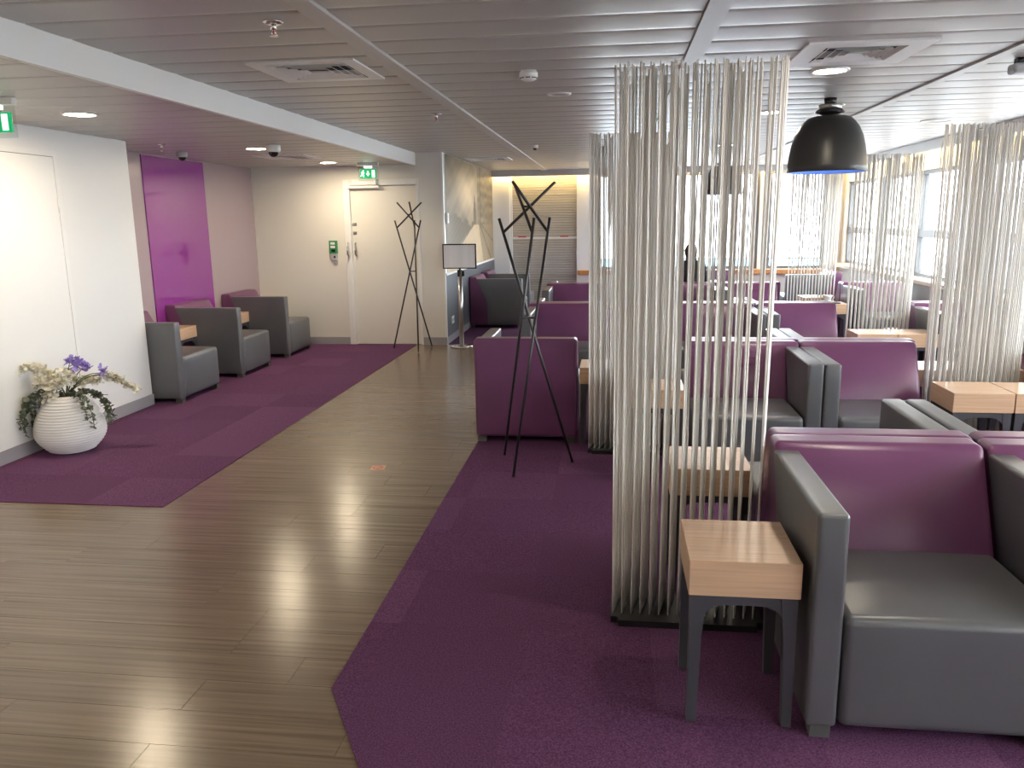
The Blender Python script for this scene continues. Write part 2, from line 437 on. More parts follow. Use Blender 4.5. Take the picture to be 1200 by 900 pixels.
# far door
d2 = struct(boxobj('door_2', M['cream_wall'], None, -3.375, -2.503, YF+.03, YF+.07, .007, 2.05))
bm = bmesh.new()
for a, b in ((-3.462, -3.375), (-2.503, -2.465)): box(bm, a, b, YF-.015, YF+.1, 0, 2.125, bev=.004, seg=1)
box(bm, -3.375, -2.503, YF-.015, YF+.1, 2.053, 2.125, bev=.004, seg=1)
link('door_frame', mesh('door_frame', bm), M['white_trim'], d2)
for x, y in ((-3.425, YF-.02), (-3.335, YF+.025)):
    bm = bmesh.new()
    pathtube(bm, [(x, y, 1.33), (x, y-.04, 1.31), (x+.01, y-.05, 1.25), (x, y-.04, 1.19), (x, y, 1.17)], .011, 8)
    link('door_handle', mesh('door_handle', bm, True), M['steel'], d2)
for z in (1.46, 1.57): boxobj('lock_plate', M['steel'], d2, -3.36, -3.31, YF+.02, YF+.031, z-.02, z+.02, bev=.003)
boxobj('door_closer', M['white'], d2, -3.33, -3.0, YF-.06, YF-.016, 2.055, 2.13, bev=.008)
boxobj('closer_arm', M['white_trim'], d2, -3.40, -2.97, YF-.045, YF-.01, 2.018, 2.05, bev=.004)
# emergency release by the door
t = thing('door_release', 'green emergency door release box with grey base left of the cream door', 'switch', (-3.62, YF, 1.24))
boxobj('housing', M['green_box'], t, -.052, .052, -.05, 0, -.04, .125, bev=.006)
boxobj('lower_plate', M['grey_plastic'], t, -.04, .045, -.04, 0, -.13, -.042, bev=.004)
boxobj('window_label', M['paper'], t, -.03, .03, -.053, -.049, .075, .105); boxobj('window_label', M['paper'], t, -.03, .03, -.053, -.049, .03, .06)
boxobj('key_slot', M['black_plastic'], t, -.022, .03, -.053, -.049, -.02, .012)
bm = bmesh.new(); tube(bm, (.015, -.045, -.085), (.015, -.038, -.085), .014); link('button', mesh('button', bm), M['black_plastic'], t)

# mural, wainscot and bits on the side wall
def mural_col(u, v):
    # u 0..1 along the wall away from the camera, v 0..1 upwards: hazy street, towers in the distance
    def n(a, b, s): return (math.sin(a*s*12.9+b*s*7.1+1.3)+math.sin(a*s*5.3-b*s*11.7+4)+math.sin((a+b)*s*9.1+2.2)+math.sin(a*s*21-b*s*17))/4
    vp, vx = .40, .52
    cloud = math.exp(-((u-.42)**2/.07+(v-.70)**2/.05))
    c = .40+.60*cloud+.12*n(u, v, 1.3)+.07*n(u, v, 3.1)
    c -= .18*max(0, .25-u)/.25
    c -= .12*max(0, v-.86)/.14
    top = vp+.02+.24*max(0, .44-u)+.015*round(4*n(round(u*14)/14, .3, 6))
    if u < .52 and vp-.55*(vx-u) < v < top: c = .30+.07*n(u*2, v, 9)
    if .50 < u < .57 and v < .50+.22*(1-abs(u-.535)/.035) and v > vp: c = .30+.04*n(u, v, 9)
    if u > .60 and v > vp-.2*(u-.6):
        c = .44+.12*n(round(u*16)/16, v*.5, 9)+.10*math.sin(v*60)*(u > .66)*.5
        if .655 < u < .685: c -= .12
    if v < vp and not (u < .52 and v > vp-.55*(vx-u)):
        k = (vp-v)/vp
        if vx-.60*k < u < vx+.10+.10*k: c = .86-.12*k+.04*n(u, v, 4)
        elif u <= vx-.60*k: c = .40+.06*n(u*.4, v*1.5, 9)
        else:
            c = .52+.10*n(u*2-v*1.2, v*.3, 8)
            if abs(u-(vx+.13+.28*k)) < .012 or abs(u-(vx+.16+.62*k)) < .014: c = .26
    c = max(.12, min(1.05, c))
    return (c**1.35*.85, c**1.35*.66, c**1.35*.42, 1)
bm = bmesh.new(); NU, NV = 96, 64; my0, my1, mz0, mz1 = YF+.16, YFAR-.22, .935, ZH-.01
g = [[bm.verts.new((-2.149, my0+(my1-my0)*i/NU, mz0+(mz1-mz0)*j/NV)) for j in range(NV+1)] for i in range(NU+1)]
for i in range(NU):
    for j in range(NV): bm.faces.new((g[i][j], g[i+1][j], g[i+1][j+1], g[i][j+1]))
me = mesh('mural', bm)
ca = me.color_attributes.new('print', 'FLOAT_COLOR', 'POINT')
for v in me.vertices: ca.data[v.index].color = mural_col((v.co.y-my0)/(my1-my0), (v.co.z-mz0)/(mz1-mz0))
mm = bpy.data.materials.new('sepia_print'); mm.use_nodes = True; nd = mm.node_tree.nodes.new('ShaderNodeVertexColor'); nd.layer_name = 'print'
mm.node_tree.links.new(nd.outputs[0], mm.node_tree.nodes['Principled BSDF'].inputs['Base Color']); mm.node_tree.nodes['Principled BSDF'].inputs['Roughness'].default_value = .45
mur = tag(thing('mural', 'large sepia photo print of a street on the side wall behind the sign stand', 'picture', (-2.15, (my0+my1)/2, 1.68)), None)
for q in (link('print', me, mm, mur), boxobj('backing', M['white_trim'], mur, -2.164, -2.151, my0, my1, mz0, mz1)): q.location = -mur.location
o = struct(boxobj('wall_wainscot', M['wainscot'], None, -2.165, -2.150, YF+.03, YFAR-.1, .10, .90))
struct(boxobj('trim_12', M['white_trim'], None, -2.165, -2.135, YF+.03, YFAR-.22, .90, .932, bev=.004))
t = thing('thermostat', 'small white wall control at the near edge of the sepia mural', 'switch', (-2.149, YF+.13, 1.63))
boxobj('body', M['white'], t, 0, .03, -.03, .05, -.065, .065, bev=.006); boxobj('display', M['paper'], t, .03, .032, -.01, .03, .0, .04)
t = thing('wall_socket', 'white socket low on the dark blue-grey wall behind the sign stand', 'socket', (-2.15, 10.58, .29))
boxobj('plate', M['white'], t, 0, .012, -.075, .075, -.05, .05, bev=.004)
for k in (-1, 1):
    bm = bmesh.new(); tube(bm, (.010, .037*k, 0), (.0135, .037*k, 0), .02, n=14); link('outlet', mesh('outlet', bm), M['base_grey'], t)

# roller shutter on the far wall
t = thing('roller_shutter', 'closed taupe slatted shutter lit from above on the far wall', 'shutter', (-1.24, YFAR, 0))
bm = None
sl = bmesh.new(); prism(sl, [(-.005, 0), (-.016, .004), (-.020, .034), (-.015, .043), (-.005, .043)], -.585, .585, 'yz'); slm = mesh('shutter_slat', sl)
z = .02; k = 0
while z < 2.40:
    o = link('slat', slm, M['shutter'], t, (0, 0, z)); o.scale = (1, .8+.4*random.random(), 1); z += .044; k += 1
for s in (-1, 1): boxobj('side_rail', M['white_trim'], t, s*.6-.022, s*.6+.022, -.06, 0, .006, 2.42)
boxobj('barrier_bar', M['white_trim'], t, -.6, .6, -.10, -.055, 1.255, 1.285)
for x in (-.40, .36): boxobj('red_tape', M['red'], t, x-.075, x+.075, -.102, -.053, 1.284, 1.305)

# ================================================================ CEILING FIXTURES
def downlight(x, y, z, label, on=True, r=.088, lamp='warm'):
    t = thing('downlight', label, 'ceiling light', (x, y, z), group='recessed round ceiling lights')
    bm = bmesh.new(); lathe(bm, [(r, -.002), (r+.004, -.008), (r+.02, -.007), (r+.024, 0), (r+.024, .003), (r, .003), (r, -.002)], 36)
    link('trim_ring', mesh('trim_ring', bm, True), M['white_trim'], t)
    bm = bmesh.new(); lathe(bm, [(0, -.004), (r*.7, -.004), (r, -.002), (r, .002), (0, .002)], 32)
    link('lens' if on else 'cover', mesh('lens', bm), M[lamp] if on else M['off'], t)
    return t
for y, lb in ((4.98, 'lit round downlight in the low left ceiling nearest the camera, above the flower vase'), (7.58, 'lit round downlight beside the white camera dome in the low left ceiling'),
              (9.55, 'lit round downlight in the low left ceiling nearest the cream door'), (2.35, 'lit round downlight in the low left ceiling just outside the frame'), (-.2, 'lit round downlight in the low left ceiling behind the camera')):
    downlight(-3.40, y, ZL, lb)
for x, y, lb in ((1.26, 5.22, 'lit round downlight beside the right square vent in the high ceiling'), (1.27, 7.15, 'lit round downlight behind the near black dome lamp'), (1.31, 10.2, 'lit round downlight in the high ceiling before the far dome lamp'),
                 (1.26, 2.6, 'lit round downlight over the nearest armchairs, above the frame'), (1.28, .1, 'lit round downlight behind the camera on the right')):
    downlight(x, y, ZH, lb, lamp='warm_white')
downlight(2.936, 8.13, ZH, 'unlit grey round cover in the ceiling above the right screens', False, .12)
downlight(-.385, 5.776, ZH, 'unlit pale round cover in the ceiling left of the front screen', False, .06)

def vent(x, y, z, label, half, grille):
    t = thing('air_vent', label, 'vent', (x, y, z), group='square ceiling vents')
    bm = bmesh.new(); h = half; g2 = grille; 
    for a, b, c, d in ((-h, h, -h, -g2), (-h, h, g2, h), (-h, -g2, -g2, g2), (g2, h, -g2, g2)): box(bm, a, b, c, d, -.010, .0)
    link('plate', mesh('plate', bm), M['white_trim'], t)
    boxobj('duct', M['dark_gap'], t, -g2, g2, -g2, g2, .001, .004)
    r = g2-.01
    while r > .05:
        bm = bmesh.new()
        for (ax, ay), (bx, by) in (((-r, -r), (r, -r)), ((r, -r), (r, r)), ((r, r), (-r, r)), ((-r, r), (-r, -r))):
            f = (r-.020)/r
            vs = [bm.verts.new((ax, ay, -.012)), bm.verts.new((bx, by, -.012)), bm.verts.new((bx*f, by*f, .0)), bm.verts.new((ax*f, ay*f, .0))]
            ws = [bm.verts.new((v.co.x, v.co.y, v.co.z+.0015)) for v in vs]
            bm.faces.new(vs); bm.faces.new(ws[::-1])
            for q in range(4): bm.faces.new((vs[q], vs[(q+1) % 4], ws[(q+1) % 4], ws[q]))
        link('slat', mesh('slat', bm), M['white_trim'], t); r -= .045
    return t
vent(-1.665, 4.61, ZH, 'square louvred ceiling vent near the white bulkhead, left of the ceiling strip', .30, .225)
vent(1.26, 4.69, ZH, 'square louvred ceiling vent beside the lit downlight at upper right', .31, .20)
vent(-1.75, 11.5, ZH, 'square louvred ceiling vent near the sepia mural', .30, .225)
vent(-3.5, 8.6, ZL, 'square louvred vent in the low left ceiling near the white camera dome', .28, .2)
def sprinkler(x, y, label, z=ZH):
    t = thing('sprinkler', label, 'sprinkler', (x, y, z), group='ceiling sprinklers')
    bm = bmesh.new(); lathe(bm, [(0, 0), (.042, 0), (.042, -.006), (.030, -.012), (.0, -.012)], 24); link('rosette', mesh('rosette', bm, True), M['chrome'], t)
    bm = bmesh.new(); tube(bm, (0, 0, -.010), (0, 0, -.035), .013, n=12)
    for s in (-1, 1): tube(bm, (s*.011, 0, -.032), (s*.004, 0, -.058), .003, n=6)
    link('frame', mesh('frame', bm, True), M['chrome'], t)
    bm = bmesh.new(); tube(bm, (0, 0, -.056), (0, 0, -.060), .018, n=16); link('deflector', mesh('deflector', bm), M['chrome'], t)
    bm = bmesh.new(); tube(bm, (0, 0, -.034), (0, 0, -.056), .003, n=8); link('glass_bulb', mesh('glass_bulb', bm), M['red'], t)
sprinkler(-1.449, 3.493, 'chrome sprinkler nearest the camera, in front of the left square vent')
sprinkler(-1.423, 6.586, 'chrome sprinkler between the left square vent and the mural')
sprinkler(1.722, 6.772, 'chrome sprinkler right of the near black dome lamp')
sprinkler(-4.0, 6.95, 'chrome sprinkler in the low left ceiling before the purple panel', ZL)
t = thing('smoke_detector', 'white round smoke detector in the middle of the ceiling', 'smoke detector', (-.499, 4.86, ZH))
bm = bmesh.new(); lathe(bm, [(0, 0), (.045, 0), (.045, -.008), (.052, -.010), (.054, -.034), (.046, -.040), (.046, -.046), (.030, -.056), (0, -.058)], 30); link('body', mesh('body', bm, True), M['white'], t)
for k in range(8):
    a = k*PI/4; o = boxobj('slot', M['black_plastic'], t, -.013, .013, -.003, .003, -.0455, -.0405); o.location = (.047*math.cos(a), .047*math.sin(a), 0); o.rotation_euler = (0, 0, a+PI/2)
def dome_cam(x, y, z, label, s, mt):
    t = thing('security_camera', label, 'security camera', (x, y, z)); 
    bm = bmesh.new(); lathe(bm, [(0, 0), (.062*s, 0), (.066*s, -.004*s), (.066*s, -.05*s), (.058*s, -.062*s), (.04*s, -.064*s), (0, -.064*s)], 30); link('housing', mesh('housing', bm, True), mt, t)
    bm = bmesh.new(); lathe(bm, [(.044*s, -.062*s), (.042*s, -.080*s), (.030*s, -.097*s), (.014*s, -.105*s), (0, -.106*s)], 24); link('lens_dome', mesh('lens_dome', bm, True), M['black_plastic'], t)
dome_cam(-3.11, 7.30, ZL, 'white dome security camera with a black eye under the low left ceiling', 1.0, M['white'])
dome_cam(-4.25, 7.75, ZL, 'small black dome security camera above the purple panel', .8, M['grey_plastic'])
dome_cam(-.917, 9.58, ZH, 'small white ball security camera on the high ceiling before the shutter', .55, M['white'])
t = thing('ceiling_sensor', 'grey bracketed sensor box on the ceiling at the upper right edge', 'sensor', (2.235, 5.03, ZH))
boxobj('bracket', M['black_plastic'], t, -.03, .09, -.03, .03, -.03, 0, bev=.005); boxobj('housing', M['grey_plastic'], t, -.055, .12, -.05, .05, -.085, -.03, bev=.015)

# exit signs
def exit_sign(x, y, z, label):
    t = thing('exit_sign', label, 'exit sign', (x, y, z), group='green emergency exit signs')   # z = ceiling
    boxobj('ceiling_bar', M['white'], t, -.13, .13, -.02, .02, -.040, 0, bev=.004)
    boxobj('lamp', M['sign_lamp'], t, -.045, .045, -.014, .014, -.062, -.040)
    boxobj('acrylic_plate', M['acrylic'], t, -.125, .125, -.004, .004, -.215, -.041)
    p = boxobj('sign_face', M['green_sign'], t, -.1, .1, -.012, .008, -.185, -.078, bev=.003)
    bm = bmesh.new(); prism(bm, [(.050, -.175), (.086, -.175), (.086, -.088), (.050, -.088)], -.0145, -.012, 'xz'); link('door_symbol', mesh('door_symbol', bm), M['sign_white'], p)
    bm = bmesh.new(); prism(bm, [(0, -.160), (.024, -.128), (.010, -.128), (.010, -.100), (-.010, -.100), (-.010, -.128), (-.024, -.128)], -.0145, -.012, 'xz'); link('arrow_symbol', mesh('arrow_symbol', bm), M['sign_white'], p)
    bm = bmesh.new(); 
    tube(bm, (-.057, -.0145, -.094), (-.057, -.012, -.094), .008, n=12)
    def limb(a, b, r):
        d = Vector((b[0]-a[0], b[1]-a[1])).normalized(); nx, nz = -d.y*r, d.x*r
        prism(bm, [(a[0]+nx, a[1]+nz), (b[0]+nx, b[1]+nz), (b[0]-nx, b[1]-nz), (a[0]-nx, a[1]-nz)], -.0145, -.012, 'xz')
    limb((-.062, -.105), (-.070, -.135), .009); limb((-.070, -.133), (-.052, -.150), .006); limb((-.052, -.148), (-.056, -.172), .005)
    limb((-.070, -.133), (-.082, -.155), .006); limb((-.082, -.153), (-.094, -.158), .005); limb((-.060, -.108), (-.044, -.126), .004); limb((-.064, -.108), (-.085, -.118), .004)
    link('running_figure', mesh('running_figure', bm), M['sign_white'], p)
    return t
exit_sign(-3.425, 4.27, ZL, 'green exit sign with arrow at the upper left edge, above the white flush door')
exit_sign(-2.97, 9.75, ZL, 'green exit sign with running figure above the cream door')

# pendant lamps
def pendant(x, y, label):
    t = thing('dome_lamp', label, 'ceiling lamp', (x, y, ZH), group='black dome ceiling lamps')
    bm = bmesh.new(); outer = [(.055, -.128), (.115, -.130), (.150, -.140), (.180, -.165), (.212, -.205), (.240, -.265), (.259, -.335), (.273, -.415), (.281, -.485), (.284, -.525)]
    inner = [(r-.008, z) for r, z in reversed(outer[1:])]
    lathe(bm, outer+[(.280, -.528)], 48); link('shade', mesh('shade', bm, True), M['dome'], t)
    bm = bmesh.new(); lathe(bm, [(.280, -.528)]+inner+[(.0, -.13)], 48); link('shade_lining', mesh('shade_lining', bm, True), M['dome_in'], t)
    bm = bmesh.new(); lathe(bm, [(0, -.045), (.078, -.045), (.082, -.05), (.082, -.078), (.0, -.078)], 32); link('cap_ring', mesh('cap_ring', bm, True), M['steel'], t)
    bm = bmesh.new(); lathe(bm, [(0, -.078), (.088, -.079), (.105, -.098), (.102, -.106), (.06, -.116), (.0, -.128)], 32); link('collar', mesh('collar', bm, True), M['dome'], t)
    bm = bmesh.new(); lathe(bm, [(0, 0), (.045, 0), (.04, -.046), (0, -.046)], 24); link('ceiling_mount', mesh('ceiling_mount', bm, True), M['dome'], t)
    bm = bmesh.new(); lathe(bm, [(0, -.14), (.02, -.14), (.025, -.2), (.035, -.25), (.02, -.29), (0, -.295)], 16); link('bulb', mesh('bulb', bm, True), M['blue_bulb'], t)
pendant(1.565, 6.42, 'near black dome lamp hanging above the armchairs at right')
pendant(1.56, 12.2, 'far black dome lamp seen through the front rod screen')

# ================================================================ FURNITURE
W, DEP, HB, HA, HS, ARM = .742, .80, .77, .74, .42, .093
def pillow(u, v): return (16*u*(1-u)*v*(1-v))**.6
def make_chair_meshes(arm_side):
    s = arm_side
    out = {}
    xw = (W-ARM-.004)
    sx = -W/2+ARM+.003 if s < 0 else -W/2+.001
    # seat block
    def fs(p):
        z = .045+p.z; x = sx+p.x; y = -.402+p.y
        if p.z > .30: z += .014*pillow(min(1, max(0, p.x/xw)), min(1, max(0, p.y/.54)))
        return Vector((x, y, z))
    out['seat'] = mesh('seat', rbox((xw, .54, HS-.05), .028, fs), True)
    # wedge back
    def fb(p):
        v = p.z/(HB-.045); x = -W/2+p.x*1.0
        z = .045+p.z
        yf = .10 if z < .38 else .10+.195*(z-.38)/(HB-.38)
        if z > .38: 
            q = min(1, max(0, (z-.42)/(HB-.42)))
            yf -= .034*pillow(min(1, max(0, p.x/W)), q)
        k = p.y/.30
        return Vector((x, yf+(.398-yf)*k, z))
    out['back'] = mesh('back', rbox((W, .30, HB-.045), .026, fb, 8), True)
    # arm slab, rear edge leaning with the back
    def fa(p):
        z = .045+p.z; yr = .135 if z < .38 else .135+.180*(z-.38)/(HB-.38)
        k = p.y/.60
        x0 = -W/2-.002 if s < 0 else W/2-ARM+.002
        return Vector((x0+p.x, -.40+(yr-.002+.40)*k, z))
    out['arm'] = mesh('arm', rbox((ARM, .60, HA-.045), .014, fa, 6), True)
    out['leg'] = boxme('leg', -.03, .03, -.03, .03, 0.006, .048)
    return out
CH = {-1: make_chair_meshes(-1), 1: make_chair_meshes(1)}
def chair(xc, yc, rz, arm, label, group='purple and grey one-armed lounge chairs'):
    """arm: which side of the chair's own x axis (faces -Y at rz = 0)."""
    t = thing('lounge_chair', label, 'armchair', (xc, yc, .0), rz, group)
    m = CH[arm]
    link('seat', m['seat'], M['grey'], t); link('backrest', m['back'], M['purple'], t); link('armrest', m['arm'], M['grey'], t)
    for sx in (-1, 1):
        for sy in (-1, 1): link('leg', m['leg'], M['foot'], t, (sx*(W/2-.045), sy*.36-.005, 0))
    return t
def front(x0, c, arm, label): return chair(x0+W/2, c-.402, 0, arm, label)            # faces the camera
def away(x0, c, arm, label): return chair(x0+W/2, c+.402, PI, -arm, label)           # faces away; arm in world side
R1, R2, R3, R4 = 3.12, 5.63, 8.14, 10.65
front(.608, R1, -1, 'nearest purple and grey armchair, right of the front oak side table')
front(1.365, R1, -1, 'armchair at the right edge beside the nearest armchair')
away(.622, R1, 1, 'armchair facing away, back to back with the nearest armchair')
away(1.385, R1, -1, 'armchair facing away at right, back to back with the right-edge armchair')
front(.497, R2, 1, 'second-row armchair behind the front rod screen, arm at its right')
front(1.248, R2, -1, 'second-row armchair facing the camera left of the oak double table')
away(.53, R2, 1, 'second-row armchair facing away behind the front rod screen')
away(1.285, R2, -1, 'second-row armchair facing away, behind the one left of the oak double table')
front(2.72, R2, -1, 'second-row armchair by the window wall, right of the oak double table')
away(2.78, R2, 1, 'second-row armchair facing away by the window wall')
chair(-.99+W/2, 5.60+.402, PI, 1, 'armchair seen from behind, purple back to the camera beside the near coat rack')
front(-.845, R3, -1, 'third-row armchair behind the near coat rack, facing the camera')
away(-.845, R3, -1, 'third-row armchair facing away behind the near coat rack')
front(.62, R3, 1, 'third-row armchair seen through the front rod screen')
front(1.39, R3, -1, 'third-row armchair facing the camera under the near dome lamp')
away(.62, R3, 1, 'third-row armchair facing away seen through the front rod screen')
away(1.39, R3, -1, 'third-row armchair facing away under the near dome lamp')
front(2.845, R3, -1, 'third-row armchair by the window wall behind the right rod screen')
away(2.845, R3, 1, 'third-row armchair facing away by the window wall')
front(-.87, R4, -1, 'fourth-row armchair left, near the shutter')
away(-.87, R4, -1, 'fourth-row armchair facing away near the shutter')
front(.55, R4, 1, 'fourth-row armchair left of the cup, seen through the front screen')
front(1.315, R4, -1, 'fourth-row armchair just left of the table with the white cup')
away(.62, R4, 1, 'fourth-row armchair in which the dark-haired person sits')
away(1.385, R4, -1, 'fourth-row armchair right of the seated person')
front(2.86, R4, -1, 'fourth-row armchair right of the table with the white cup')
away(2.86, R4, 1, 'fourth-row armchair facing away by the far right corner')
front(.40, 13.3, 1, 'fifth-row armchair near the far windows, left one of two')
front(1.16, 13.3, -1, 'fifth-row armchair near the far windows, right one of two')
# chairs with their backs to the left wall
for k, (y0, lb) in enumerate(((6.66, 'grey armchair nearest the white wall end, first of three along the recess'), (7.88, 'middle armchair of the three below the purple panel'), (9.12, 'last armchair of the three along the recess, nearest the cream door'))):
    chair(-3.873-.40, y0+W/2, PI/2, -1, lb)
chair(-1.345-.40, 11.86+W/2, PI/2, -1, 'dark armchair side-on against the mural wall behind the sign stand')
chair(-1.345-.40, 12.96+W/2, PI/2, -1, 'dark armchair side-on against the mural wall nearest the shutter')
chair(2.95, 12.4+W/2, -PI/2, 1, 'armchair side-on in the far right corner behind the cup')

# side tables
TW, TD, TH, TT = .338, .350, .564, .117
tb = boxme('table_top', -TW/2, TW/2, -TD/2, TD/2, TH-TT, TH, bev=.002, seg=1)
tb.materials.append(M['oak']); tb.materials.append(M['oak_top'])
for p in tb.polygons:
    if p.normal.z > .9: p.material_index = 1
def leg_mesh():
    bm = bmesh.new(); zt = TH-TT
    A = [bm.verts.new(v) for v in ((0, 0, 0), (.030, 0, 0), (.030, .030, 0), (0, .030, 0))]
    B = [bm.verts.new(v) for v in ((0, 0, zt*.66), (.038, 0, zt*.66), (.038, .038, zt*.66), (0, .038, zt*.66))]
    C = [bm.verts.new(v) for v in ((0, 0, zt), (.050, 0, zt), (.050, .050, zt), (0, .050, zt))]
    bm.faces.new(A); bm.faces.new(C)
    for P, Q in ((A, B), (B, C)):
        for i in range(4): bm.faces.new((P[i], P[(i+1) % 4], Q[(i+1) % 4], Q[i]))
    return mesh('leg', bm)
lg = leg_mesh()
def apron_mesh(L):
    bm = bmesh.new(); zt = TH-TT; r = .075; h = .032; n = 7; a = L/2-.034
    arc = [(-a, zt-h-r)]+[(-a+r-r*math.cos(PI/2*i/n), zt-h-r+r*math.sin(PI/2*i/n)) for i in range(1, n+1)]
    poly = [(-a-.012, zt), (-a-.012, zt-h-r)]+arc+[(-x, z) for x, z in reversed(arc)]+[(a+.012, zt-h-r), (a+.012, zt)]
    # strip it into quads for clean faces
    for (x0, z0), (x1, z1) in zip(poly[1:-1], poly[2:-1]):
        if abs(x1-x0) < 1e-6: continue
        prism(bm, [(x0, z0), (x1, z1), (x1, zt), (x0, zt)], 0, .022, 'xz')
    bmesh.ops.remove_doubles(bm, verts=bm.verts[:], dist=1e-5)
    return mesh('apron', bm)
apx, apy = apron_mesh(TW-.012), apron_mesh(TD-.012)
def table(x0, y0, label, rz=0):
    t = thing('side_table', label, 'side table', (x0+TW/2, y0+TD/2, .005), rz, 'oak side tables with charcoal legs')
    t.location.z = .005
    link('table_top', tb, None, t, (0, 0, -.005))
    hx, hy = TW/2-.006, TD/2-.006
    for sx in (-1, 1):
        for sy in (-1, 1):
            o = link('leg', lg, M['frame'], t, (sx*hx, sy*hy, .0003)); o.rotation_euler = (0, 0, {(-1, -1): 0, (1, -1): PI/2, (1, 1): PI, (-1, 1): -PI/2}[(sx, sy)])
    link('apron', apx, M['frame'], t, (0, -hy+.004, -.005)); link('apron', apx, M['frame'], t, (0, hy-.026, -.005))
    link('apron', apy, M['frame'], t, (-hx+.026, 0, -.005), (0, 0, PI/2)); link('apron', apy, M['frame'], t, (hx-.004, 0, -.005), (0, 0, PI/2))
    return t
table(.243, 2.358, 'nearest oak side table, in front of the front rod screen')
table(.247, 3.285, 'oak side table directly behind the front rod screen')
table(.108, 4.875, 'oak side table in the second row left of the armchair with right arm')
table(1.995, 4.885, 'left one of the oak double table before the right rod screen')
table(2.340, 4.885, 'right one of the oak double table before the right rod screen')
table(-.232, 5.60, 'oak side table right of the armchair seen from behind')
table(.13, 5.60, 'oak side table behind the second rod screen, right of another')
table(2.05, 5.64, 'left oak side table just behind the right rod screen')
table(2.40, 5.64, 'right oak side table just behind the right rod screen')
table(2.15, 7.35, 'left one of the oak tables in the third row right of the dome lamp armchair')
table(2.495, 7.35, 'right one of the oak tables in the third row before the far right screen')
table(.26, 7.36, 'oak side table in the third row hidden behind the front screen')
table(2.08, 9.87, 'oak side table in the fourth row beside the armchair, left of the cup')
table(2.425, 9.87, 'oak side table in the fourth row with the white cup on it')
table(2.43, 10.72, 'oak side table behind the far rod screen, past the cup')
for y0, lb in ((7.52, 'oak table between the first and middle wall armchairs'), (8.762, 'oak table between the middle and last wall armchairs'), (9.868, 'oak table between the last wall armchair and the far wall')):
    table(-4.672, y0, lb, 0)
table(-2.0, 12.606, 'oak table between the two side-on armchairs at the mural wall')

# cup, saucer and tray
t = thing('cup', 'white cup on the fourth-row oak table', 'cup', (2.55, 10.02, TH+.021)); t.scale = (1.25, 1.25, 1.25)
bm = bmesh.new(); lathe(bm, [(0, .002), (.024, 0), (.030, .006), (.043, .05), (.045, .062), (.042, .062), (.036, .02), (0, .01)], 28); link('bowl', mesh('bowl', bm, True), M['china'], t)
bm = bmesh.new(); pathtube(bm, [(.040, 0, .048), (.058, 0, .05), (.062, 0, .035), (.052, 0, .02), (.034, 0, .016)], .005, 8); link('handle', mesh('handle', bm, True), M['china'], t)
bm = bmesh.new(); lathe(bm, [(0, 0), (.045, 0), (.082, .010), (.082, .013), (.045, .006), (0, .006)], 30)
o = link('saucer', mesh('saucer', bm, True), M['china'], None, (2.55, 10.02, TH+.014)); tag(o, 'white saucer under the cup', 'saucer')
bm = bmesh.new(); prism(bm, [(-.15, -.1), (.15, -.1), (.15, .1), (-.15, .1)], 0, .012, 'xy'); 
o = link('tray', mesh('tray', bm), M['tray'], None, (2.53, 10.02, TH+.001)); tag(o, 'dark tray beneath the saucer and cup', 'tray')

# rod screens
RODS = []
for k in range(6):
    bm = bmesh.new(); n = 9; b = random.uniform(-.002, .003); b2 = random.uniform(-.001, .001)
    pts = [(b*(i/n)**2+b2*math.sin(PI*i/n), 0, 2.11*i/n) for i in range(n+1)]
    pathtube(bm, pts, .0037, 6); RODS.append(mesh('rod', bm, True))
def screen(x0, y0, label):
    t = thing('rod_screen', label, 'screen', (x0+.3, y0+.12, .005), 0, 'free-standing screens of cream rods on black plates')
    bm = bmesh.new(); box(bm, -.296, .300, -.118, .122, 0.0005, .027, bev=0)
    ve = [e for e in bm.edges if abs(e.verts[0].co.z-e.verts[1].co.z) > .01]
    bmesh.ops.bevel(bm, geom=ve, offset=.03, segments=5, affect='EDGES')
    link('base_plate', mesh('base_plate', bm), M['black'], t)
    for i in range(16):
        for j in range(10):
            o = link('rod', random.choice(RODS), M['rod'], t, (-.288+.0368*i+.0036*j, -.058+.0165*j, .026))
            o.rotation_euler = (random.gauss(0, .0015), random.gauss(0, .0042)+.009*(i/15-.5), 0)
            o.scale = (1, 1, random.choice((1, 1, 1, .985, .965)))
    return t
screen(0, 2.96, 'front screen of cream rods behind the nearest oak side table')
screen(-.168, 5.345, 'second screen of cream rods right of the armchair seen from behind')
screen(2.03, 5.36, 'right screen of cream rods behind the oak double table')
screen(2.20, 7.86, 'screen of cream rods in the third row by the windows')
screen(2.165, 10.39, 'far screen of cream rods behind the white cup')
screen(-.02, 7.86, 'screen of cream rods in the third row hidden behind the front screen')

# coat racks
def rack(xc, yc, rz, label):
    t = thing('coat_rack', label, 'coat rack', (xc, yc, .009), rz, 'black twisted-rod coat racks')
    def pol(a, r, z): return Vector((r*math.cos(math.radians(a)), r*math.sin(math.radians(a)), z))
    mids = []; tops = []
    for k in range(3):
        f = pol(14+120*k, .285, .0); tp = pol(168+120*k, .19, 1.60)
        bm = bmesh.new(); tube(bm, f, tp, .0095, n=10); link('leg_rod', mesh('leg_rod', bm, True), M['rack'], t)
        mids.append(f.lerp(tp, .61)); 
        st = f.lerp(tp, .945); ed = pol(5+120*k, .172, 1.815)
        bm = bmesh.new(); tube(bm, st, ed, .0095, n=10); link('hook_rod', mesh('hook_rod', bm, True), M['rack'], t); tops.append(st.lerp(ed, .52))
    for P, nm in ((mids, 'lower_connector'), (tops, 'upper_connector')):
        bm = bmesh.new()
        c = sum(P, Vector())/3
        for p in P: tube(bm, c, p, .007, n=8)
        link(nm, mesh(nm, bm, True), M['rack'], t)
    return t
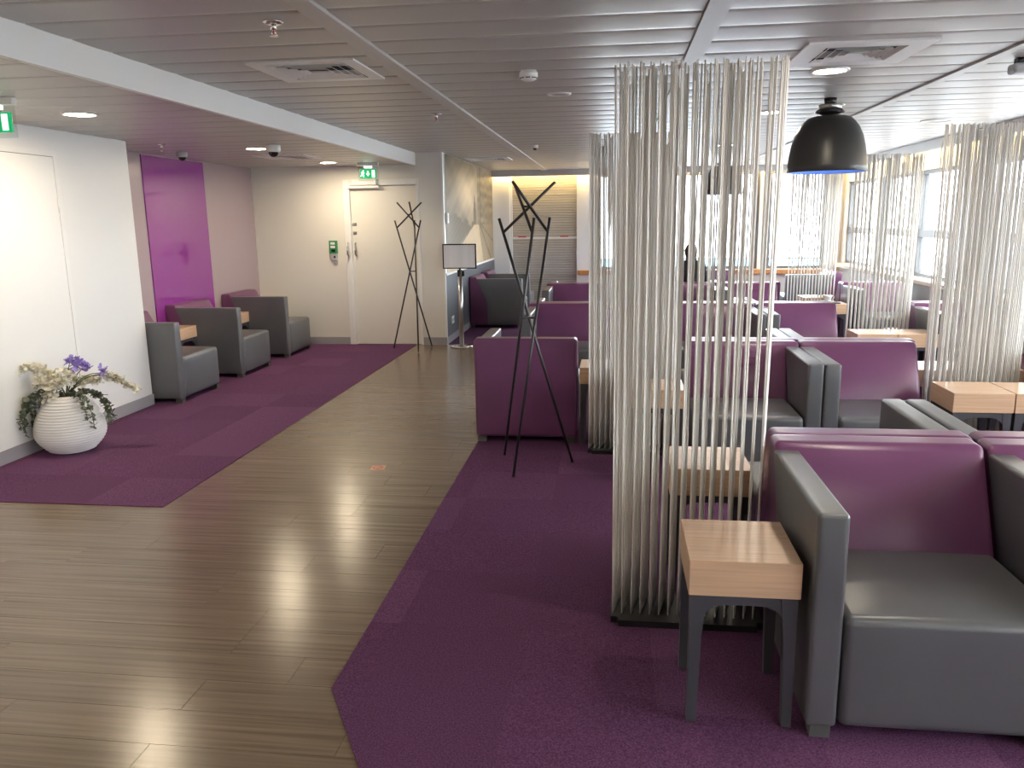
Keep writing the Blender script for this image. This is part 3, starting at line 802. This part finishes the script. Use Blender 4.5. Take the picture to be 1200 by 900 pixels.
rack(-.535, 5.07, 0, 'near black twisted-rod coat rack on the purple carpet before the armchair back')
rack(-2.50, 9.85, math.radians(39), 'far black twisted-rod coat rack in front of the cream door')

# sign stand
t = thing('sign_stand', 'chrome post with a framed white sign sheet beside the mural wall', 'sign stand', (-1.935, 10.08, .0))
bm = bmesh.new(); lathe(bm, [(0, .0005), (.145, .0005), (.145, .012), (.12, .020), (.04, .028), (0, .028)], 36); link('base', mesh('base', bm, True), M['chrome'], t)
bm = bmesh.new(); tube(bm, (0, 0, .02), (0, 0, .93), .029, n=20); link('post', mesh('post', bm, True), M['steel'], t)
bm = bmesh.new(); tube(bm, (0, 0, .90), (0, 0, .985), .034, n=20); box(bm, .028, .055, -.02, .02, .905, .975); link('belt_head', mesh('belt_head', bm), M['black_plastic'], t)
fr = bmesh.new()
for a, b, c, d in ((-.215, .215, 1.00, 1.014), (-.215, .215, 1.296, 1.31), (-.215, -.201, 1.014, 1.296), (.201, .215, 1.014, 1.296)): box(fr, a, b, -.012, .012, c, d)
f_ = link('sign_frame', mesh('sign_frame', fr), M['black_plastic'], t)
boxobj('sheet', M['paper'], f_, -.201, .201, -.006, .006, 1.014, 1.296); boxobj('stem', M['black_plastic'], t, -.012, .012, -.01, .01, .98, 1.001)
for q in t.children: q.rotation_euler = (0, 0, 0)

# floor sticker
t = thing('floor_sticker', 'pink square sticker with a red ring on the wood floor', 'sticker', (-1.535, 4.94, .0003), .12)
boxobj('sheet', M['sticker'], t, -.048, .048, -.048, .048, 0, .0012)
bm = bmesh.new(); 
vo = [bm.verts.new((.036*math.cos(2*PI*k/28), .036*math.sin(2*PI*k/28), .0016)) for k in range(28)]; vi = [bm.verts.new((.025*math.cos(2*PI*k/28), .025*math.sin(2*PI*k/28), .0016)) for k in range(28)]
for k in range(28): bm.faces.new((vo[k], vo[(k+1) % 28], vi[(k+1) % 28], vi[k]))
link('ring_print', mesh('ring_print', bm), M['sticker_red'], t)
bm = bmesh.new(); prism(bm, [(-.022, -.028), (-.012, -.032), (.03, .022), (.022, .028)], .0012, .0016, 'xy'); link('bar_print', mesh('bar_print', bm), M['sticker_red'], t)

# ================================================================ FLOWER VASE
t = thing('flower_vase', 'white ribbed round vase with white and violet silk flowers beside the flush door', 'flower vase', (-3.885, 5.17, .005))
prof = [(0, 0), (.115, 0), (.135, .006)]
n = 21
def vr(z): 
    q = z/.41
    return .135+.098*math.sin(min(1, q/.36)*PI/2) if q < .36 else .105+.128*math.cos((q-.36)/.64*PI/2)**.85
for i in range(n):
    z0 = .008+(.400)*i/n; z1 = .008+.400*(i+1)/n
    prof += [(vr(z0)-.006, z0), (vr((z0+z1)/2)+.004, (z0*.65+z1*.35)), (vr((z0+z1)/2)+.004, (z0*.35+z1*.65))]
prof += [(.105, .41), (.095, .412), (.09, .36), (0, .36)]
bm = bmesh.new(); lathe(bm, prof, 56); vs = link('vase', mesh('vase', bm, True), M['vase'], t)
bm = bmesh.new(); lathe(bm, [(0, .395), (.07, .39), (.092, .372), (.09, .355), (0, .355)], 20); link('moss', mesh('moss', bm, True), M['soil'], vs)
def petal(bm, c, d, L, wd, curl=.3, roll=0):
    d = Vector(d).normalized(); ref = Vector((0, 0, 1)) if abs(d.z) < .9 else Vector((1, 0, 0))
    s = d.cross(ref).normalized(); nrm = s.cross(d)
    s, nrm = s*math.cos(roll)+nrm*math.sin(roll), nrm*math.cos(roll)-s*math.sin(roll)
    rows = []
    for q, wq in ((0, .25), (.35, .85), (.7, 1), (1, .45)):
        p = Vector(c)+d*L*q+nrm*L*curl*q*q
        rows.append([bm.verts.new(p-s*wd*wq/2+nrm*wd*.12), bm.verts.new(p), bm.verts.new(p+s*wd*wq/2+nrm*wd*.12)])
    for a, b in zip(rows, rows[1:]):
        for k in range(2): bm.faces.new((a[k], a[k+1], b[k+1], b[k]))
def rnd_dir(): 
    v = Vector((random.gauss(0, 1), random.gauss(0, 1), random.gauss(0, 1))); return v.normalized()
def blossom(bm, c, r, axis, n=5):
    axis = Vector(axis).normalized(); ref = rnd_dir(); u = axis.cross(ref).normalized(); v = axis.cross(u)
    for k in range(n):
        a = 2*PI*k/n; petal(bm, c, u*math.cos(a)+v*math.sin(a)+axis*.5, r, r*.95, random.uniform(-.1, .3), random.uniform(-.4, .4))
def bez(a, b, c, n):
    a, b, c = Vector(a), Vector(b), Vector(c)
    return [a*(1-q)**2+b*2*q*(1-q)+c*q*q for q in [i/n for i in range(n+1)]]
RT = Vector((.99, .13, 0)); TC = Vector((.6, -.8, 0))        # roughly right of and toward the viewer
def spray(name, path, mt, size, step, spread, petm, ms=M['stem']):
    bm = bmesh.new(); pathtube(bm, path, [.005-.003*i/(len(path)-1) for i in range(len(path))], 6)
    st = link('stem', mesh('stem', bm, True), ms, t)
    bm = bmesh.new()
    for i in range(step, len(path)):
        f = i/len(path); 
        for q in range(spread): blossom(bm, path[i]+rnd_dir()*.018, size*(1.15-.6*f), rnd_dir()+Vector((0, -.2, .3)), petm)
    link(name, mesh(name, bm, True), mt, st)
O = Vector((0, 0, .40))
spray('white_blossoms', bez(O, O+Vector((-.10, -.02, .30)), O+RT*-.30+Vector((0, -.10, .19)), 16), M['petal_white'], .040, 7, 5, 4)
spray('white_blossoms', bez(O, O+RT*.24+Vector((0, 0, .29)), O+RT*.51+Vector((0, .0, .03)), 18), M['petal_white'], .046, 11, 5, 4)
spray('white_blossoms', bez(O, O+RT*.12+Vector((0, .05, .14)), O+RT*.22+Vector((0, .03, .10)), 10), M['petal_white'], .045, 5, 4, 4)
spray('violet_blossoms', bez(O, O+RT*.02+Vector((0, .03, .17)), O+RT*.10+Vector((0, .03, .245)), 12), M['petal_purple'], .062, 9, 2, 4)
spray('violet_blossoms', bez(O, O+RT*.04+Vector((0, .05, .16)), O+RT*.13+Vector((0, .05, .20)), 12), M['petal_purple'], .062, 11, 2, 4)
spray('violet_blossoms', bez(O, O+RT*.0+Vector((0, .05, .2)), O+RT*.02+Vector((0, .06, .25)), 12), M['petal_purple'], .058, 11, 2, 4)
spray('violet_blossoms', bez(O, O+RT*.14+Vector((0, .0, .19)), O+RT*.285+Vector((0, .0, .16)), 14), M['petal_purple'], .085, 13, 2, 4)
for (cx, cyy, cz, r) in ((-.09, -.05, .50, .10), (.01, -.03, .52, .095)):
    bm = bmesh.new(); c = Vector((cx, cyy, cz))
    for k in range(46):
        d = rnd_dir(); d.z = abs(d.z)*1.0-.25; d.normalize(); blossom(bm, c+d*r*.72, .036, d, 4)
    link('hydrangea', mesh('hydrangea', bm, True), M['petal_white'], t)
bm = bmesh.new()
for k in range(9): 
    c = O+Vector((-.10+.11*random.random(), -.09-.03*random.random(), .0+.09*random.random())); blossom(bm, c, .036, Vector((.2, -1, .3))+rnd_dir()*.5, 5)
link('orchids', mesh('orchids', bm, True), M['petal_white'], t)
def trail(path, sz):
    bm = bmesh.new(); pathtube(bm, path, .0025, 5); st = link('stem', mesh('stem', bm, True), M['stem'], t)
    bm = bmesh.new()
    for i in range(1, len(path)):
        for q in range(5):
            d = rnd_dir(); petal(bm, path[i]+rnd_dir()*.012, d, sz*random.uniform(.7, 1.1), sz*.8, .1)
    link('leaves', mesh('leaves', bm, True), M['leaf'], st)['kind'] = 'stuff'
for k in range(7):
    a = math.radians(random.uniform(165, 232)); r = random.uniform(.27, .31); d = Vector((math.cos(a), math.sin(a), 0))
    trail(bez(O, O+d*r*1.0+Vector((0, 0, .10)), Vector((0, 0, random.uniform(.14, .24)))+d*r, 13), .032)
for k in range(6):
    a = math.radians(random.uniform(-38, 22)); r = random.uniform(.26, .30); d = Vector((math.cos(a), math.sin(a), 0))
    trail(bez(O, O+d*r*1.0+Vector((0, 0, .09)), Vector((0, 0, random.uniform(.17, .27)))+d*r, 12), .030)
bm = bmesh.new()
for k in range(10):
    a = math.radians(random.uniform(-20, 50)); petal(bm, O, Vector((math.cos(a)*.9, math.sin(a)*.6, .8)), random.uniform(.12, .2), .016, .15)
link('blades', mesh('blades', bm, True), M['stem'], t)

def deep(o):
    for q in o.children:
        yield q; yield from deep(q)
for q in deep(t):
    for v in q.data.vertices:
        lim = XL+.012-t.location.x
        if v.co.x < lim: v.co.x = lim+.004*random.random()
# ================================================================ SEATED PERSON
pt = thing('person', 'person with dark brown hair in a black top seated facing the far windows', 'person', (1.03, 11.15, .005))
def skin_obj(name, verts, edges, radii, m, root=0, parent=pt, sub=1):
    me = bpy.data.meshes.new(name); me.from_pydata(verts, edges, []); me.update()
    o = link(name, me, m, parent)
    md = o.modifiers.new('skin', 'SKIN'); md.use_smooth_shade = True
    for i, r in enumerate(radii):
        sv = me.skin_vertices[0].data[i]; sv.radius = (r, r) if not isinstance(r, tuple) else r
    me.skin_vertices[0].data[root].use_root = True
    sm = o.modifiers.new('sub', 'SUBSURF'); sm.levels = sub; sm.render_levels = sub
    return o
# local: facing +Y, seat height .42, back of the chair at y = -.25
V_ = [(0, -.08, .52), (0, -.10, .68), (0, -.11, .83), (0, -.10, .97), (0, -.085, 1.03),                        # 0-4 trunk
      (.15, -.10, .955), (.20, -.02, .74), (.14, .16, .60), (-.15, -.10, .955), (-.20, -.02, .74), (-.14, .16, .60),  # 5-10 arms
      (.09, -.07, .50), (.11, .32, .485), (.11, .36, .06), (-.09, -.07, .50), (-.11, .32, .485), (-.11, .36, .06),
      (0, -.07, 1.09), (0, -.055, 1.14)]
E_ = [(0, 1), (1, 2), (2, 3), (3, 4), (3, 5), (5, 6), (6, 7), (3, 8), (8, 9), (9, 10), (0, 11), (11, 12), (12, 13), (0, 14), (14, 15), (15, 16), (4, 17), (17, 18)]
Rr = [(.135, .10), (.125, .09), (.14, .095), (.12, .085), .06, .062, .046, .03, .062, .046, .03, .085, .062, .04, .085, .062, .04, .05, .052]
bd = skin_obj('body', V_, E_, Rr, M['sweater'], 0)
bd.data.materials.append(M['jeans']); bd.data.materials.append(M['skin'])
# head: shaped lathe with face relief
bm = bmesh.new(); bmesh.ops.create_uvsphere(bm, u_segments=28, v_segments=20, radius=1)
for v in bm.verts:
    x, y, z = v.co
    X = x*.076*(1-.18*max(0, -z)); Y = y*.096; Z = z*.115
    if y > .4:
        if abs(x) < .25 and -.25 < z < .12: Y += .016*(1-abs(x)/.25)           # nose
        if .05 < z < .25 and .2 < abs(x) < .55: Y -= .008                       # eye sockets
        if -.55 < z < -.42 and abs(x) < .3: Y -= .004                           # mouth line
        if z < -.75: Y += .006
    v.co = Vector((X, Y, Z))
hd = link('head', mesh('head', bm, True), M['skin'], pt, (0, -.03, 1.13))
bm = bmesh.new()
for s in (-1, 1):
    r = bmesh.ops.create_uvsphere(bm, u_segments=10, v_segments=8, radius=.012)
    bmesh.ops.translate(bm, verts=r['verts'], vec=(s*.03, .083, .016))
link('eyes', mesh('eyes', bm, True), M['china'], hd)
bm = bmesh.new()
for s in (-1, 1):
    r = bmesh.ops.create_uvsphere(bm, u_segments=10, v_segments=8, radius=1); 
    for v in r['verts']: v.co = Vector((v.co.x*.008+s*.077, v.co.y*.017, v.co.z*.03))
link('ears', mesh('ears', bm, True), M['skin'], hd)
bm = bmesh.new(); bmesh.ops.create_uvsphere(bm, u_segments=28, v_segments=20, radius=1)
for v in list(bm.verts):
    x, y, z = v.co
    if y > .45 and z < .55: y = .45-(y-.45)*.6
    k = 1+.04*math.sin(13*x+5*z)
    v.co = Vector((x*.088*k, y*.105*k-.012, z*.122+.006 if z > -.3 else -.03+(z+.3)*.16))
link('hair', mesh('hair', bm, True), M['hair'], hd)
for s in (-1, 1):
    verts = [(s*.14, .16, .60), (s*.125, .205, .582)]; edges = [(0, 1)]; rad = [.026, .030]
    base = Vector(verts[1])
    for q in range(4):
        dx = (-.026+.0175*q); L = (.062, .074, .070, .056)[q]
        a = base+Vector((dx, .028, -.006)); b = a+Vector((dx*.15, L*.55, -.012)); c = b+Vector((0, L*.35, -.026))
        i = len(verts); verts += [tuple(a), tuple(b), tuple(c)]; edges += [(1, i), (i, i+1), (i+1, i+2)]; rad += [.009, .008, .007]
    a = base+Vector((-s*.032, .0, -.004)); b = a+Vector((-s*.02, .030, -.010)); c = b+Vector((-s*.004, .024, -.012)); i = len(verts)
    verts += [tuple(a), tuple(b), tuple(c)]; edges += [(1, i), (i, i+1), (i+1, i+2)]; rad += [.011, .009, .008]
    skin_obj('hand', verts, edges, rad, M['skin'], 0)
    bm = rbox((.085, .25, .075), .03, lambda p, s=s: Vector((s*.11-.042+p.x, .31+p.y, p.z*(1-.45*max(0, (p.y-.08)/.17)))), 4)
    link('shoe', mesh('shoe', bm, True), M['shoe'], pt)
# trousers over the legs
tv = [(0, -.08, .50), (.09, -.07, .495), (.11, .32, .485), (.11, .36, .07), (-.09, -.07, .495), (-.11, .32, .485), (-.11, .36, .07)]
skin_obj('trousers', tv, [(0, 1), (1, 2), (2, 3), (0, 4), (4, 5), (5, 6)], [(.135, .10), .092, .070, .052, .092, .070, .052], M['jeans'], 0)
